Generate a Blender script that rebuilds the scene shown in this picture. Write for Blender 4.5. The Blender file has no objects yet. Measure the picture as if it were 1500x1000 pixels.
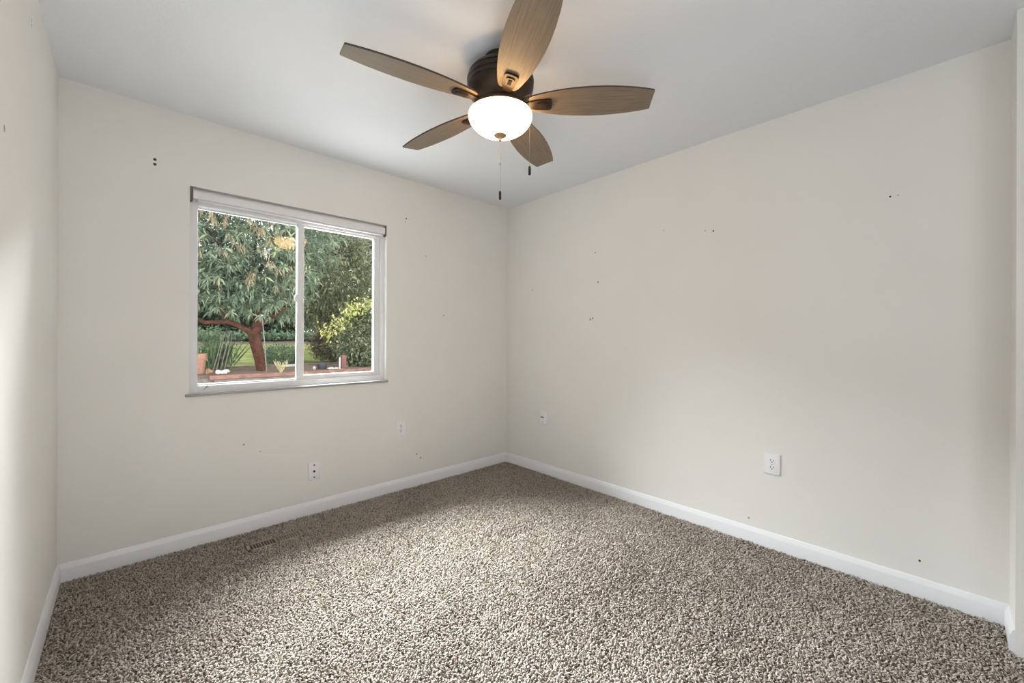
import bpy, bmesh, math, random
import numpy as np
from mathutils import Vector, Matrix

scene = bpy.context.scene
COL = scene.collection
PI = math.pi
random.seed(7)
rng = np.random.default_rng(7)

# ------------------------------------------------------------------ camera
YAW, PITCH, ROLL = 0.752568, 0.000512, 0.003694
fwd = Vector((math.sin(YAW) * math.cos(PITCH), math.cos(YAW) * math.cos(PITCH), math.sin(PITCH)))
rgt = Vector((math.cos(YAW), -math.sin(YAW), 0))
upv = rgt.cross(fwd)
rgt, upv = rgt * math.cos(ROLL) + upv * math.sin(ROLL), upv * math.cos(ROLL) - rgt * math.sin(ROLL)
cam_data = bpy.data.cameras.new('camera')
cam = bpy.data.objects.new('camera', cam_data)
COL.objects.link(cam)
m = Matrix((rgt, upv, -fwd)).transposed().to_4x4()
m.translation = Vector((-2.68772, -2.94804, 1.18472))
cam.matrix_world = m
cam_data.sensor_fit = 'HORIZONTAL'
cam_data.sensor_width = 36
cam_data.lens = 601.64 * 36 / 1500
cam_data.shift_y = -4.84 / 1500
cam_data.clip_start = 0.02
cam_data.clip_end = 200
scene.camera = cam

# ------------------------------------------------------------------ sky, lights, exposure
world = bpy.data.worlds.new('overcast_sky')
scene.world = world
world.use_nodes = True
wn = world.node_tree.nodes
wl = world.node_tree.links
wn.clear()
w_out = wn.new('ShaderNodeOutputWorld')
w_bg = wn.new('ShaderNodeBackground')
w_tc = wn.new('ShaderNodeTexCoord')
w_sep = wn.new('ShaderNodeSeparateXYZ')
w_ramp = wn.new('ShaderNodeValToRGB')
w_ramp.color_ramp.elements[0].position = 0.0
w_ramp.color_ramp.elements[0].color = (0.80, 0.84, 0.86, 1)
w_ramp.color_ramp.elements[1].position = 0.8
w_ramp.color_ramp.elements[1].color = (0.92, 0.97, 1.0, 1)
wl.new(w_tc.outputs['Generated'], w_sep.inputs[0])
wl.new(w_sep.outputs['Z'], w_ramp.inputs[0])
wl.new(w_ramp.outputs[0], w_bg.inputs['Color'])
w_bg.inputs['Strength'].default_value = 2.5
wl.new(w_bg.outputs[0], w_out.inputs['Surface'])


def area_light(name, loc, target, sx, sy, watts, color):
    d = bpy.data.lights.new(name, 'AREA')
    d.shape = 'RECTANGLE'
    d.size, d.size_y = sx, sy
    d.energy = watts
    d.color = color
    o = bpy.data.objects.new(name, d)
    o.location = loc
    o.rotation_euler = (Vector(target) - Vector(loc)).to_track_quat('-Z', 'Y').to_euler()
    COL.objects.link(o)
    return o


# added fill lamp in the hall behind the camera, no source seen there
area_light('hall_fill', (-2.62, -4.05, 1.35), (-0.7, -1.9, 0.5), 0.85, 2.0, 10, (0.94, 0.97, 1.0))
# added fill lamp low beside the camera, aimed up at the ceiling
area_light('ceiling_fill', (-2.40, -2.95, 0.75), (-2.3, -2.0, 2.44), 0.5, 0.5, 6.5, (0.93, 0.97, 1.0))
# added lamp above the window view, stands in for skylight over the trees
area_light('window_sky_fill', (-1.60, 2.00, 3.32), (-1.84, -1.75, 0.0), 3.6, 1.4, 1880, (0.95, 0.98, 1.0))

scene.view_settings.view_transform = 'Standard'
scene.view_settings.look = 'None'
scene.view_settings.exposure = 0.43
scene.view_settings.gamma = 1.0
scene.view_settings.use_curve_mapping = False


# ------------------------------------------------------------------ helpers
def tag(o, label=None, cat=None, group=None, kind=None):
    if label: o['label'] = label
    if cat: o['category'] = cat
    if group: o['group'] = group
    if kind: o['kind'] = kind
    return o


def empty(name, loc=(0, 0, 0), rot=(0, 0, 0)):
    o = bpy.data.objects.new(name, None)
    o.empty_display_size = 0.05
    o.location = loc
    o.rotation_euler = rot
    COL.objects.link(o)
    return o


def mesh_obj(name, verts, faces, mat, parent=None, smooth=False, loc=(0, 0, 0), rot=(0, 0, 0), autosmooth=None):
    me = bpy.data.meshes.new(name)
    me.from_pydata([tuple(v) for v in verts], [], [tuple(f) for f in faces])
    me.update()
    bm = bmesh.new()
    bm.from_mesh(me)
    bmesh.ops.recalc_face_normals(bm, faces=bm.faces)
    if autosmooth is not None:
        for f in bm.faces: f.smooth = True
        for e in bm.edges:
            if len(e.link_faces) == 2 and e.calc_face_angle(0) > autosmooth:
                e.smooth = False
    elif smooth:
        for f in bm.faces: f.smooth = True
    bm.to_mesh(me)
    bm.free()
    for mm in (mat if isinstance(mat, (list, tuple)) else [mat]):
        me.materials.append(mm)
    o = bpy.data.objects.new(name, me)
    o.location = loc
    o.rotation_euler = rot
    o.parent = parent
    COL.objects.link(o)
    return o


class MB:
    """collects shapes of ONE part"""
    def __init__(self): self.v, self.f = [], []

    def add(self, verts, faces):
        n = len(self.v)
        self.v += [tuple(v) for v in verts]
        self.f += [tuple(i + n for i in f) for f in faces]
        return self

    def box(self, x0, x1, y0, y1, z0, z1, bev=0.0, seg=2):
        bm = bmesh.new()
        bmesh.ops.create_cube(bm, size=1)
        for v in bm.verts:
            v.co = Vector(((x0 + x1) / 2 + v.co.x * (x1 - x0), (y0 + y1) / 2 + v.co.y * (y1 - y0), (z0 + z1) / 2 + v.co.z * (z1 - z0)))
        if bev > 0:
            bmesh.ops.bevel(bm, geom=list(bm.edges), offset=bev, segments=seg, affect='EDGES', profile=0.5)
        bm.verts.index_update()
        self.add([v.co.copy() for v in bm.verts], [[v.index for v in f.verts] for f in bm.faces])
        bm.free()
        return self

    def prism(self, pts, axis, a0, a1):
        """2D outline pts extruded along axis from a0 to a1"""
        def mk(p, a):
            return {'x': (a, p[0], p[1]), 'y': (p[0], a, p[1]), 'z': (p[0], p[1], a)}[axis]
        n = len(pts)
        vs = [mk(p, a0) for p in pts] + [mk(p, a1) for p in pts]
        fs = [(i, (i + 1) % n, n + (i + 1) % n, n + i) for i in range(n)] + [tuple(range(n - 1, -1, -1)), tuple(range(n, 2 * n))]
        return self.add(vs, fs)

    def lathe(self, prof, n=40, c=(0, 0, 0), axis='z'):
        vs, fs = [], []
        for (r, z) in prof:
            for k in range(n):
                a = 2 * PI * k / n
                p = (r * math.cos(a), r * math.sin(a), z)
                if axis == 'y': p = (p[0], p[2], p[1])
                if axis == 'x': p = (p[2], p[0], p[1])
                vs.append((p[0] + c[0], p[1] + c[1], p[2] + c[2]))
        for i in range(len(prof) - 1):
            for k in range(n):
                fs.append((i * n + k, i * n + (k + 1) % n, (i + 1) * n + (k + 1) % n, (i + 1) * n + k))
        if prof[0][0] > 1e-6: fs.append(tuple(range(n)))
        if prof[-1][0] > 1e-6: fs.append(tuple((len(prof) - 1) * n + k for k in range(n)))
        return self.add(vs, fs)

    def tube(self, pts, radii, n=8):
        pts = [Vector(p) for p in pts]
        if not isinstance(radii, (list, tuple)): radii = [radii] * len(pts)
        vs, fs = [], []
        ref = None
        for i, p in enumerate(pts):
            d = (pts[min(i + 1, len(pts) - 1)] - pts[max(i - 1, 0)]).normalized()
            if ref is None:
                ref = d.orthogonal().normalized()
            ref = (ref - d * ref.dot(d)).normalized()
            b = d.cross(ref)
            for k in range(n):
                a = 2 * PI * k / n
                vs.append(p + (ref * math.cos(a) + b * math.sin(a)) * radii[i])
        for i in range(len(pts) - 1):
            for k in range(n):
                fs.append((i * n + k, i * n + (k + 1) % n, (i + 1) * n + (k + 1) % n, (i + 1) * n + k))
        fs.append(tuple(range(n)))
        fs.append(tuple((len(pts) - 1) * n + k for k in range(n)))
        return self.add(vs, fs)

    def build(self, name, mat, parent=None, autosmooth=0.6, **kw):
        return mesh_obj(name, self.v, self.f, mat, parent, autosmooth=autosmooth, **kw)


# ------------------------------------------------------------------ materials
def mat_base(name):
    mt = bpy.data.materials.new(name)
    mt.use_nodes = True
    nt = mt.node_tree
    b = nt.nodes['Principled BSDF']
    return mt, nt, b


def simple(name, col, rough=0.5, metal=0.0, spec=None, noise=0.0, nscale=40.0, bump=0.0):
    mt, nt, b = mat_base(name)
    b.inputs['Base Color'].default_value = (*col, 1)
    b.inputs['Roughness'].default_value = rough
    b.inputs['Metallic'].default_value = metal
    if spec is not None: b.inputs['Specular IOR Level'].default_value = spec
    if noise > 0 or bump > 0:
        tc = nt.nodes.new('ShaderNodeTexCoord')
        nz = nt.nodes.new('ShaderNodeTexNoise')
        nz.inputs['Scale'].default_value = nscale
        nz.inputs['Detail'].default_value = 4
        nt.links.new(tc.outputs['Object'], nz.inputs['Vector'])
        if noise > 0:
            rp = nt.nodes.new('ShaderNodeValToRGB')
            rp.color_ramp.elements[0].position = 0.3
            rp.color_ramp.elements[1].position = 0.7
            rp.color_ramp.elements[0].color = (*[max(0, c * (1 - noise)) for c in col], 1)
            rp.color_ramp.elements[1].color = (*[min(1, c * (1 + noise)) for c in col], 1)
            nt.links.new(nz.outputs['Fac'], rp.inputs[0])
            nt.links.new(rp.outputs[0], b.inputs['Base Color'])
        if bump > 0:
            bp = nt.nodes.new('ShaderNodeBump')
            bp.inputs['Strength'].default_value = bump
            bp.inputs['Distance'].default_value = 0.004
            nt.links.new(nz.outputs['Fac'], bp.inputs['Height'])
            nt.links.new(bp.outputs[0], b.inputs['Normal'])
    return mt


M = {}
M['wall'] = simple('wall_paint_cream', (0.835, 0.831, 0.808), 0.75, spec=0.2, noise=0.012, nscale=2.2, bump=0.0)
M['ceiling'] = simple('ceiling_paint', (0.828, 0.852, 0.892), 0.85, spec=0.2, bump=0.22, nscale=95)
M['trim'] = simple('trim_white_paint', (0.84, 0.86, 0.90), 0.35, spec=0.5)
M['hole'] = simple('nail_hole_dark', (0.05, 0.045, 0.04), 0.9)
M['smudge'] = simple('wall_smudge', (0.40, 0.37, 0.33), 0.8)
M['vinyl'] = simple('window_vinyl', (0.80, 0.81, 0.83), 0.4)
M['sill'] = simple('sill_enamel', (0.78, 0.78, 0.76), 0.35)
M['nosing'] = simple('sill_nosing_shaded', (0.36, 0.355, 0.34), 0.5)  # shade on the front of the lip is put into this grey
M['blind'] = simple('blind_white', (0.80, 0.81, 0.83), 0.5)
M['grey_metal'] = simple('bracket_grey', (0.22, 0.22, 0.21), 0.5, 0.4)
M['plate'] = simple('plate_white_plastic', (0.88, 0.89, 0.93), 0.35)
M['dark'] = simple('slot_dark', (0.03, 0.03, 0.03), 0.7)
M['screw'] = simple('screw_dark_metal', (0.05, 0.05, 0.05), 0.6, 0.2)
M['bronze'] = simple('oil_rubbed_bronze', (0.040, 0.030, 0.024), 0.42, 0.65, noise=0.25, nscale=18)
M['bronze_lit'] = simple('bronze_finial_lit', (0.36, 0.23, 0.14), 0.45, 0.2)  # finial bronze lightened, the bowl's glow on it is put into the colour
M['pewter'] = simple('brushed_pewter', (0.33, 0.29, 0.25), 0.35, 0.8)
M['chain'] = simple('chain_metal', (0.30, 0.28, 0.25), 0.5, 0.3)
M['fob'] = simple('fob_black', (0.006, 0.006, 0.006), 0.7)
M['register'] = simple('register_brown', (0.30, 0.255, 0.205), 0.5, 0.1)
M['duct'] = simple('duct_black', (0.006, 0.005, 0.004), 0.9)
M['backing'] = simple('carpet_backing', (0.27, 0.225, 0.18), 0.95)
M['bark'] = simple('red_bark', (0.075, 0.032, 0.021), 0.9, spec=0.1, noise=0.5, nscale=14, bump=0.6)
M['bark_grey'] = simple('grey_bark', (0.16, 0.135, 0.115), 0.9, noise=0.4, nscale=14, bump=0.6)
M['twig'] = simple('bare_twig', (0.30, 0.265, 0.24), 0.9)
M['timber'] = simple('red_brown_timber', (0.20, 0.098, 0.072), 0.8, noise=0.3, nscale=9)
M['timber_grey'] = simple('weathered_timber', (0.18, 0.145, 0.125), 0.85, noise=0.3, nscale=9)
M['soil'] = simple('soil_mulch', (0.17, 0.125, 0.095), 0.95, spec=0.0, noise=0.5, nscale=25, bump=0.6)
M['mulch'] = simple('bark_mulch', (0.15, 0.115, 0.095), 0.95, spec=0.0, noise=0.4, nscale=6, bump=0.6)
M['patio'] = simple('patio_concrete', (0.52, 0.51, 0.49), 0.9, noise=0.1, nscale=6)
M['terracotta'] = simple('terracotta', (0.29, 0.145, 0.095), 0.85, noise=0.15, nscale=12)
M['white_thing'] = simple('white_painted', (0.55, 0.54, 0.52), 0.6)
M['stone'] = simple('pale_stone', (0.50, 0.48, 0.44), 0.85, noise=0.2, nscale=30)
M['pole'] = simple('grey_pole_metal', (0.20, 0.17, 0.16), 0.5, 0.5)
M['dark_pot'] = simple('dark_plastic_pot', (0.035, 0.038, 0.045), 0.6)
M['red_post'] = simple('red_brown_post', (0.17, 0.065, 0.055), 0.8, noise=0.2, nscale=20)
M['straw'] = simple('straw_stem', (0.46, 0.38, 0.24), 0.9)
M['stucco'] = simple('outside_stucco', (0.45, 0.42, 0.38), 0.9)


def leaf_mat(name, stops, trans=0.3):
    mt, nt, b = mat_base(name)
    nt.nodes.remove(b)
    out = nt.nodes['Material Output']
    at = nt.nodes.new('ShaderNodeAttribute')
    at.attribute_name = 'tint'
    rp = nt.nodes.new('ShaderNodeValToRGB')
    els = rp.color_ramp.elements
    while len(els) < len(stops): els.new(0.5)
    for e, (p, c) in zip(els, stops):
        e.position = p
        e.color = (*c, 1)
    nt.links.new(at.outputs['Fac'], rp.inputs[0])
    d = nt.nodes.new('ShaderNodeBsdfPrincipled')
    d.inputs['Roughness'].default_value = 0.5
    d.inputs['Specular IOR Level'].default_value = 0.35
    t = nt.nodes.new('ShaderNodeBsdfTranslucent')
    mx = nt.nodes.new('ShaderNodeMixShader')
    mx.inputs[0].default_value = trans
    nt.links.new(rp.outputs[0], d.inputs['Base Color'])
    nt.links.new(rp.outputs[0], t.inputs['Color'])
    nt.links.new(d.outputs[0], mx.inputs[1])
    nt.links.new(t.outputs[0], mx.inputs[2])
    nt.links.new(mx.outputs[0], out.inputs['Surface'])
    return mt


M['leaf_main'] = leaf_mat('grey_green_leaf', [(0, (0.070, 0.105, 0.065)), (0.45, (0.20, 0.255, 0.17)), (0.8, (0.36, 0.41, 0.29)), (1, (0.40, 0.44, 0.22))])
M['leaf_olive'] = leaf_mat('olive_leaf', [(0, (0.06, 0.068, 0.035)), (0.5, (0.19, 0.21, 0.115)), (0.85, (0.34, 0.35, 0.22)), (1, (0.40, 0.43, 0.17))])
M['leaf_dark'] = leaf_mat('dark_hedge_leaf', [(0, (0.025, 0.050, 0.028)), (0.6, (0.075, 0.120, 0.065)), (1, (0.20, 0.27, 0.09))])
M['leaf_far'] = leaf_mat('far_tree_leaf', [(0, (0.03, 0.034, 0.024)), (0.6, (0.10, 0.105, 0.075)), (1, (0.20, 0.20, 0.15))])
M['leaf_box'] = leaf_mat('boxwood_leaf', [(0, (0.06, 0.11, 0.06)), (0.6, (0.16, 0.24, 0.14)), (1, (0.30, 0.38, 0.23))])
M['leaf_brown'] = leaf_mat('brown_green_leaf', [(0, (0.06, 0.055, 0.03)), (0.6, (0.17, 0.15, 0.09)), (1, (0.28, 0.225, 0.15))])
M['leaf_yellow'] = leaf_mat('yellow_green_leaf', [(0, (0.26, 0.31, 0.09)), (0.5, (0.52, 0.52, 0.17)), (1, (0.75, 0.68, 0.30))])
M['leaf_ivy'] = leaf_mat('ivy_leaf', [(0, (0.06, 0.075, 0.04)), (0.5, (0.17, 0.21, 0.11)), (0.85, (0.32, 0.34, 0.21)), (1, (0.46, 0.40, 0.27))])
M['seed'] = leaf_mat('tan_seed_strand', [(0, (0.27, 0.21, 0.13)), (1, (0.46, 0.39, 0.25))])
M['blade_grass'] = leaf_mat('strap_leaf', [(0, (0.05, 0.10, 0.05)), (0.6, (0.13, 0.20, 0.09)), (1, (0.30, 0.34, 0.16))])
M['lawn'] = simple('lawn_grass', (0.20, 0.215, 0.085), 0.95, spec=0.0, noise=0.3, nscale=1.6, bump=0.5)


def carpet_mat():
    mt, nt, b = mat_base('carpet_frieze')
    at = nt.nodes.new('ShaderNodeAttribute')
    at.attribute_name = 'tint'
    rp = nt.nodes.new('ShaderNodeValToRGB')
    els = rp.color_ramp.elements
    stops = [(0.0, (0.16, 0.128, 0.10)), (0.22, (0.36, 0.305, 0.255)), (0.55, (0.58, 0.52, 0.455)), (1.0, (0.68, 0.63, 0.565))]
    while len(els) < len(stops): els.new(0.5)
    for e, (p, c) in zip(els, stops):
        e.position = p
        e.color = (*c, 1)
    nt.links.new(at.outputs['Fac'], rp.inputs[0])
    nt.links.new(rp.outputs[0], b.inputs['Base Color'])
    b.inputs['Roughness'].default_value = 0.95
    b.inputs['Specular IOR Level'].default_value = 0.1
    return mt


M['carpet'] = carpet_mat()


def wood_mat():
    mt, nt, b = mat_base('blade_oak')
    tc = nt.nodes.new('ShaderNodeTexCoord')
    mp = nt.nodes.new('ShaderNodeMapping')
    mp.inputs['Scale'].default_value = (2.2, 60, 10)
    nz = nt.nodes.new('ShaderNodeTexNoise')
    nz.inputs['Scale'].default_value = 3.0
    nz.inputs['Detail'].default_value = 8
    nz.inputs['Roughness'].default_value = 0.65
    nz.inputs['Distortion'].default_value = 0.6
    rp = nt.nodes.new('ShaderNodeValToRGB')
    rp.color_ramp.elements[0].position = 0.34
    rp.color_ramp.elements[0].color = (0.150, 0.112, 0.075, 1)
    rp.color_ramp.elements[1].position = 0.66
    rp.color_ramp.elements[1].color = (0.240, 0.186, 0.132, 1)
    nt.links.new(tc.outputs['Object'], mp.inputs[0])
    nt.links.new(mp.outputs[0], nz.inputs['Vector'])
    nt.links.new(nz.outputs['Fac'], rp.inputs[0])
    nt.links.new(rp.outputs[0], b.inputs['Base Color'])
    b.inputs['Roughness'].default_value = 0.45
    return mt


M['wood'] = wood_mat()
M['blade_edge'] = simple('blade_dark_edge', (0.045, 0.032, 0.024), 0.5)


def glass_mat():
    mt, nt, b = mat_base('window_glass')
    nt.nodes.remove(b)
    out = nt.nodes['Material Output']
    tr = nt.nodes.new('ShaderNodeBsdfTransparent')
    tr.inputs['Color'].default_value = (0.95, 0.97, 0.96, 1)
    gl = nt.nodes.new('ShaderNodeBsdfGlossy')
    gl.inputs['Roughness'].default_value = 0.05
    fr = nt.nodes.new('ShaderNodeFresnel')
    fr.inputs['IOR'].default_value = 1.5
    mx = nt.nodes.new('ShaderNodeMixShader')
    nt.links.new(fr.outputs[0], mx.inputs[0])
    nt.links.new(tr.outputs[0], mx.inputs[1])
    nt.links.new(gl.outputs[0], mx.inputs[2])
    nt.links.new(mx.outputs[0], out.inputs['Surface'])
    return mt


M['glass'] = glass_mat()


def bowl_mat():
    mt, nt, b = mat_base('lit_frosted_bowl')
    b.inputs['Base Color'].default_value = (0.9, 0.86, 0.78, 1)
    b.inputs['Roughness'].default_value = 0.3
    b.inputs['Emission Color'].default_value = (1.0, 0.60, 0.27, 1)
    b.inputs['Emission Strength'].default_value = 15.0
    return mt


M['bowl'] = bowl_mat()

# ------------------------------------------------------------------ room shell
W, D, H = 2.9336, 3.1182, 2.44
HALL = 4.75                      # the room opens onto a hall behind the camera
FZ = -0.013                      # sub-floor under the carpet pile
OX0, OX1, OZ0, OZ1 = -2.432, -1.2435, 0.862, 2.043   # window opening


def disc(mb, centre, normal_axis, sign, r, n=8, sx=1.0):
    vs = []
    for k in range(n):
        a = 2 * PI * k / n
        u, v = r * sx * math.cos(a), r * math.sin(a)
        c = centre
        vs.append((c[0] + u, c[1], c[2] + v) if normal_axis == 'y' else (c[0], c[1] + u, c[2] + v))
    mb.add(vs, [tuple(range(n))])


def wall_with_marks(name, mb, marks):
    """marks: (centre, axis, sign, radius, material slot, stretch) small nail holes and scuffs on the paint"""
    nf = len(mb.f)
    kinds = []
    for (c, ax, s, r, slot, sx) in marks:
        disc(mb, c, ax, s, r, 10, sx)
        kinds.append(slot)
    o = mb.build(name, [M['wall'], M['hole'], M['smudge']], autosmooth=None)
    for i, slot in enumerate(kinds):
        o.data.polygons[nf + i].material_index = slot
    tag(o, kind='structure')
    return o


# window wall
mb = MB()
T = 0.13
mb.box(-W - 0.1, OX0, 0, T, FZ, H)
mb.box(OX1, 0.1, 0, T, FZ, H)
mb.box(OX0, OX1, 0, T, FZ, OZ0)
mb.box(OX0, OX1, 0, T, OZ1, H)
e = -0.0006
marks = [((-2.582, e, 2.146), 'y', -1, 0.0075, 1, 1), ((-2.582, e, 2.120), 'y', -1, 0.0075, 1, 1),
         ((-1.08, e, 2.13), 'y', -1, 0.006, 1, 1), ((-1.085, e, 2.102), 'y', -1, 0.004, 2, 1),
         ((-0.724, e, 1.377), 'y', -1, 0.007, 2, 1), ((-2.167, e, 0.531), 'y', -1, 0.006, 2, 1),
         ((-2.08, e, 0.473), 'y', -1, 0.004, 2, 1), ((-0.98, e, 0.247), 'y', -1, 0.0055, 1, 1),
         ((-0.943, e, 0.212), 'y', -1, 0.0055, 1, 1), ((-0.90, e, 1.86), 'y', -1, 0.005, 2, 1)]
wall_with_marks('wall_back', mb, marks)

mb = MB()
mb.box(0, 0.12, -D - 0.0, 0, FZ, H)
marks = [((e, -1.877, 1.875), 'x', -1, 0.004, 2, 1), ((e, -1.927, 1.865), 'x', -1, 0.007, 1, 0.6),
         ((e, -2.747, 1.876), 'x', -1, 0.0045, 1, 1), ((e, -2.775, 1.876), 'x', -1, 0.003, 2, 1),
         ((e, -1.034, 1.862), 'x', -1, 0.006, 2, 1), ((e, -1.061, 1.628), 'x', -1, 0.007, 2, 1.3),
         ((e, -0.99, 1.338), 'x', -1, 0.010, 2, 1.0), ((e, -1.012, 1.346), 'x', -1, 0.008, 1, 0.6),
         ((e, -0.348, 1.623), 'x', -1, 0.006, 2, 1), ((e, -2.134, 0.129), 'x', -1, 0.006, 2, 1),
         ((e, -2.852, 0.16), 'x', -1, 0.006, 1, 0.7), ((e, -1.60, 1.93), 'x', -1, 0.004, 2, 1)]
wall_with_marks('wall_right', mb, marks)

mb = MB()
mb.box(-W - 0.12, -W, -HALL, 0, FZ, H)
e2 = -W + 0.0006
marks = [((e2, -0.771, 2.279), 'x', 1, 0.006, 2, 1), ((e2, -0.770, 2.262), 'x', 1, 0.006, 2, 1),
         ((e2, -1.192, 1.749), 'x', 1, 0.010, 2, 1)]
wall_with_marks('wall_left', mb, marks)

mb = MB()
mb.box(-0.222, 0.12, -HALL, -D, FZ, H)         # return of the front wall; the opening is to its left
tag(mb.build('wall_front', M['wall'], autosmooth=None), kind='structure')
mb = MB()
mb.box(-W - 0.12, 0.12, -HALL - 0.1, -HALL, FZ, H)
tag(mb.build('wall_hall', M['wall'], autosmooth=None), kind='structure')
mb = MB()
mb.box(-W - 0.12, 0.12, -HALL - 0.1, T, H, H + 0.1)
tag(mb.build('ceiling', M['ceiling'], autosmooth=None), kind='structure')

# floor slab with the duct opening for the register
VX0, VX1, VY0, VY1 = -2.195, -1.905, -0.296, -0.196
mb = MB()
mb.box(-W - 0.12, VX0 + 0.02, -HALL - 0.1, T, FZ - 0.12, FZ)
mb.box(VX1 - 0.02, 0.12, -HALL - 0.1, T, FZ - 0.12, FZ)
mb.box(VX0 + 0.02, VX1 - 0.02, VY1 - 0.015, T, FZ - 0.12, FZ)
mb.box(VX0 + 0.02, VX1 - 0.02, -HALL - 0.1, VY0 + 0.015, FZ - 0.12, FZ)
tag(mb.build('floor', M['backing'], autosmooth=None), kind='structure')


# baseboards: face with a rounded top edge
def base_profile(t=0.014, h=0.083):
    return [(0, FZ), (t, FZ), (t, h - 0.026), (t - 0.0012, h - 0.0225), (0.0062, h - 0.004), (0.0045, h - 0.001), (0.002, h), (0, h)]


bp = base_profile()
mb = MB(); mb.prism([(-p[0], p[1]) for p in bp], 'x', -W, 0.0)
tag(mb.build('baseboard_back', M['trim'], autosmooth=0.5), kind='structure')
mb = MB(); mb.prism([(-p[0], p[1]) for p in bp], 'y', -D, -0.013)
tag(mb.build('baseboard_right', M['trim'], autosmooth=0.5), kind='structure')
mb = MB(); mb.prism([(-W + p[0], p[1]) for p in bp], 'y', -HALL, -0.013)
tag(mb.build('baseboard_left', M['trim'], autosmooth=0.5), kind='structure')
mb = MB(); mb.prism([(-D + p[0], p[1]) for p in bp], 'x', -0.222, -0.013)
tag(mb.build('baseboard_front', M['trim'], autosmooth=0.5), kind='structure')

# ------------------------------------------------------------------ window
FY = 0.036          # front of the vinyl frame inside the reveal
win = empty('window_1', ((OX0 + OX1) / 2, FY, OZ0))
tag(win, kind='structure')
WL = Vector(win.location)


def wbuild(mb, name, mat, parent=win, autosmooth=0.5):
    mb.v = [(v[0] - WL.x, v[1] - WL.y, v[2] - WL.z) for v in mb.v]
    return mb.build(name, mat, parent, autosmooth=autosmooth)


FL, FR, FB, FT = OX0 + 0.040, OX1 - 0.032, OZ0 + 0.040, OZ1 - 0.095
mb = MB()
b_ = 0.003
mb.box(OX0, FL, FY, FY + 0.062, OZ0, OZ1, b_)
mb.box(FR, OX1, FY, FY + 0.062, OZ0, OZ1, b_)
mb.box(FL - 0.002, FR + 0.002, FY, FY + 0.062, OZ0, FB, b_)
mb.box(FL - 0.002, FR + 0.002, FY, FY + 0.062, FT, OZ1, b_)
wbuild(mb, 'window_frame', M['vinyl'])
# fixed light on the left with a thin glazing bead
mb = MB()
SX0, SX1 = -1.8545, -1.8145
mb.box(FL, FL + 0.006, FY + 0.05, FY + 0.066, FB, FT)
mb.box(FL, SX0 + 0.03, FY + 0.05, FY + 0.066, FB, FB + 0.006)
mb.box(FL, SX0 + 0.03, FY + 0.05, FY + 0.066, FT - 0.006, FT)
mb.box(SX0 + 0.004, SX0 + 0.03, FY + 0.046, FY + 0.07, FB, FT)
wbuild(mb, 'glazing_bead', M['vinyl'])
mb = MB()
mb.box(FL + 0.002, SX0 + 0.02, FY + 0.056, FY + 0.0575, FB + 0.002, FT - 0.002)
# single sheet facing the room
gv = [(FL, FY + 0.057, FB), (SX0 + 0.02, FY + 0.057, FB), (SX0 + 0.02, FY + 0.057, FT), (FL, FY + 0.057, FT)]
mb = MB(); mb.add(gv, [(0, 1, 2, 3)])
wbuild(mb, 'pane', M['glass'], autosmooth=None)
# sliding sash on the right, in the inner track
mb = MB()
SB, ST = FB - 0.012, FT + 0.004
y0, y1 = FY + 0.012, FY + 0.042
mb.box(SX0, SX1, y0, y1, SB, ST, b_)
mb.box(FR - 0.047, FR, y0, y1, SB, ST, b_)
mb.box(SX1 - 0.002, FR - 0.045, y0, y1, SB, SB + 0.042, b_)
mb.box(SX1 - 0.002, FR - 0.045, y0, y1, ST - 0.016, ST, b_)
sash = wbuild(mb, 'sash', M['vinyl'])
mb = MB()
gy = FY + 0.028
mb.add([(SX1 - 0.002, gy, SB + 0.04), (FR - 0.045, gy, SB + 0.04), (FR - 0.045, gy, ST - 0.014), (SX1 - 0.002, gy, ST - 0.014)], [(0, 1, 2, 3)])
wbuild(mb, 'pane', M['glass'], autosmooth=None)
mb = MB()
prof = [(0.0, 1.425), (0.012, 1.437), (0.015, 1.452), (0.012, 1.467), (0.0, 1.48)]
mb.prism([(SX0 - p[0], p[1]) for p in prof], 'y', y0 + 0.004, y0 + 0.026)
wbuild(mb, 'latch', M['vinyl'])
mb = MB()
mb.tube([(-2.362, FY - 0.003, 0.877), (-2.350, FY - 0.003, 0.893), (-2.342, FY - 0.002, 0.903)], [0.0018, 0.003, 0.002], 6)
mb.tube([(-2.350, FY - 0.003, 0.893), (-2.338, FY - 0.003, 0.889)], [0.0022, 0.0015], 6)
wbuild(mb, 'pivot_clip', M['pewter'])
# added dark ledge beyond the glass, cuts daylight bounce onto the frame head
mb = MB()
mb.box(OX0 + 0.0005, OX1 - 0.0005, FY + 0.0625, 0.155, OZ0 + 0.0005, FB - 0.006, 0.002)
wbuild(mb, 'bounce_stop_sill', M['timber_grey'])
# stool of the window, its nosing a little wider than the opening
mb = MB()
mb.box(OX0 + 0.0005, OX1 - 0.0005, 0, FY, OZ0 - 0.004, OZ0 + 0.001)
wbuild(mb, 'window_sill', M['sill'])
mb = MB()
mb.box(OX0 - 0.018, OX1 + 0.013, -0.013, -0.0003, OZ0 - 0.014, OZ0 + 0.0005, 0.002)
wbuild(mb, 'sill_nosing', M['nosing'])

# raised blind under the head of the opening
BL, BR = OX0 + 0.016, OX1 - 0.012
blind = empty('window_blind', ((BL + BR) / 2, 0.018, 2.0))
tag(blind, 'white horizontal window blind raised fully into its rounded headrail', 'blind')
BC = Vector(blind.location)


def bbuild(mb, name, mat, parent=blind):
    mb.v = [(v[0] - BC.x, v[1] - BC.y, v[2] - BC.z) for v in mb.v]
    return mb.build(name, mat, parent, autosmooth=0.5)


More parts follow.
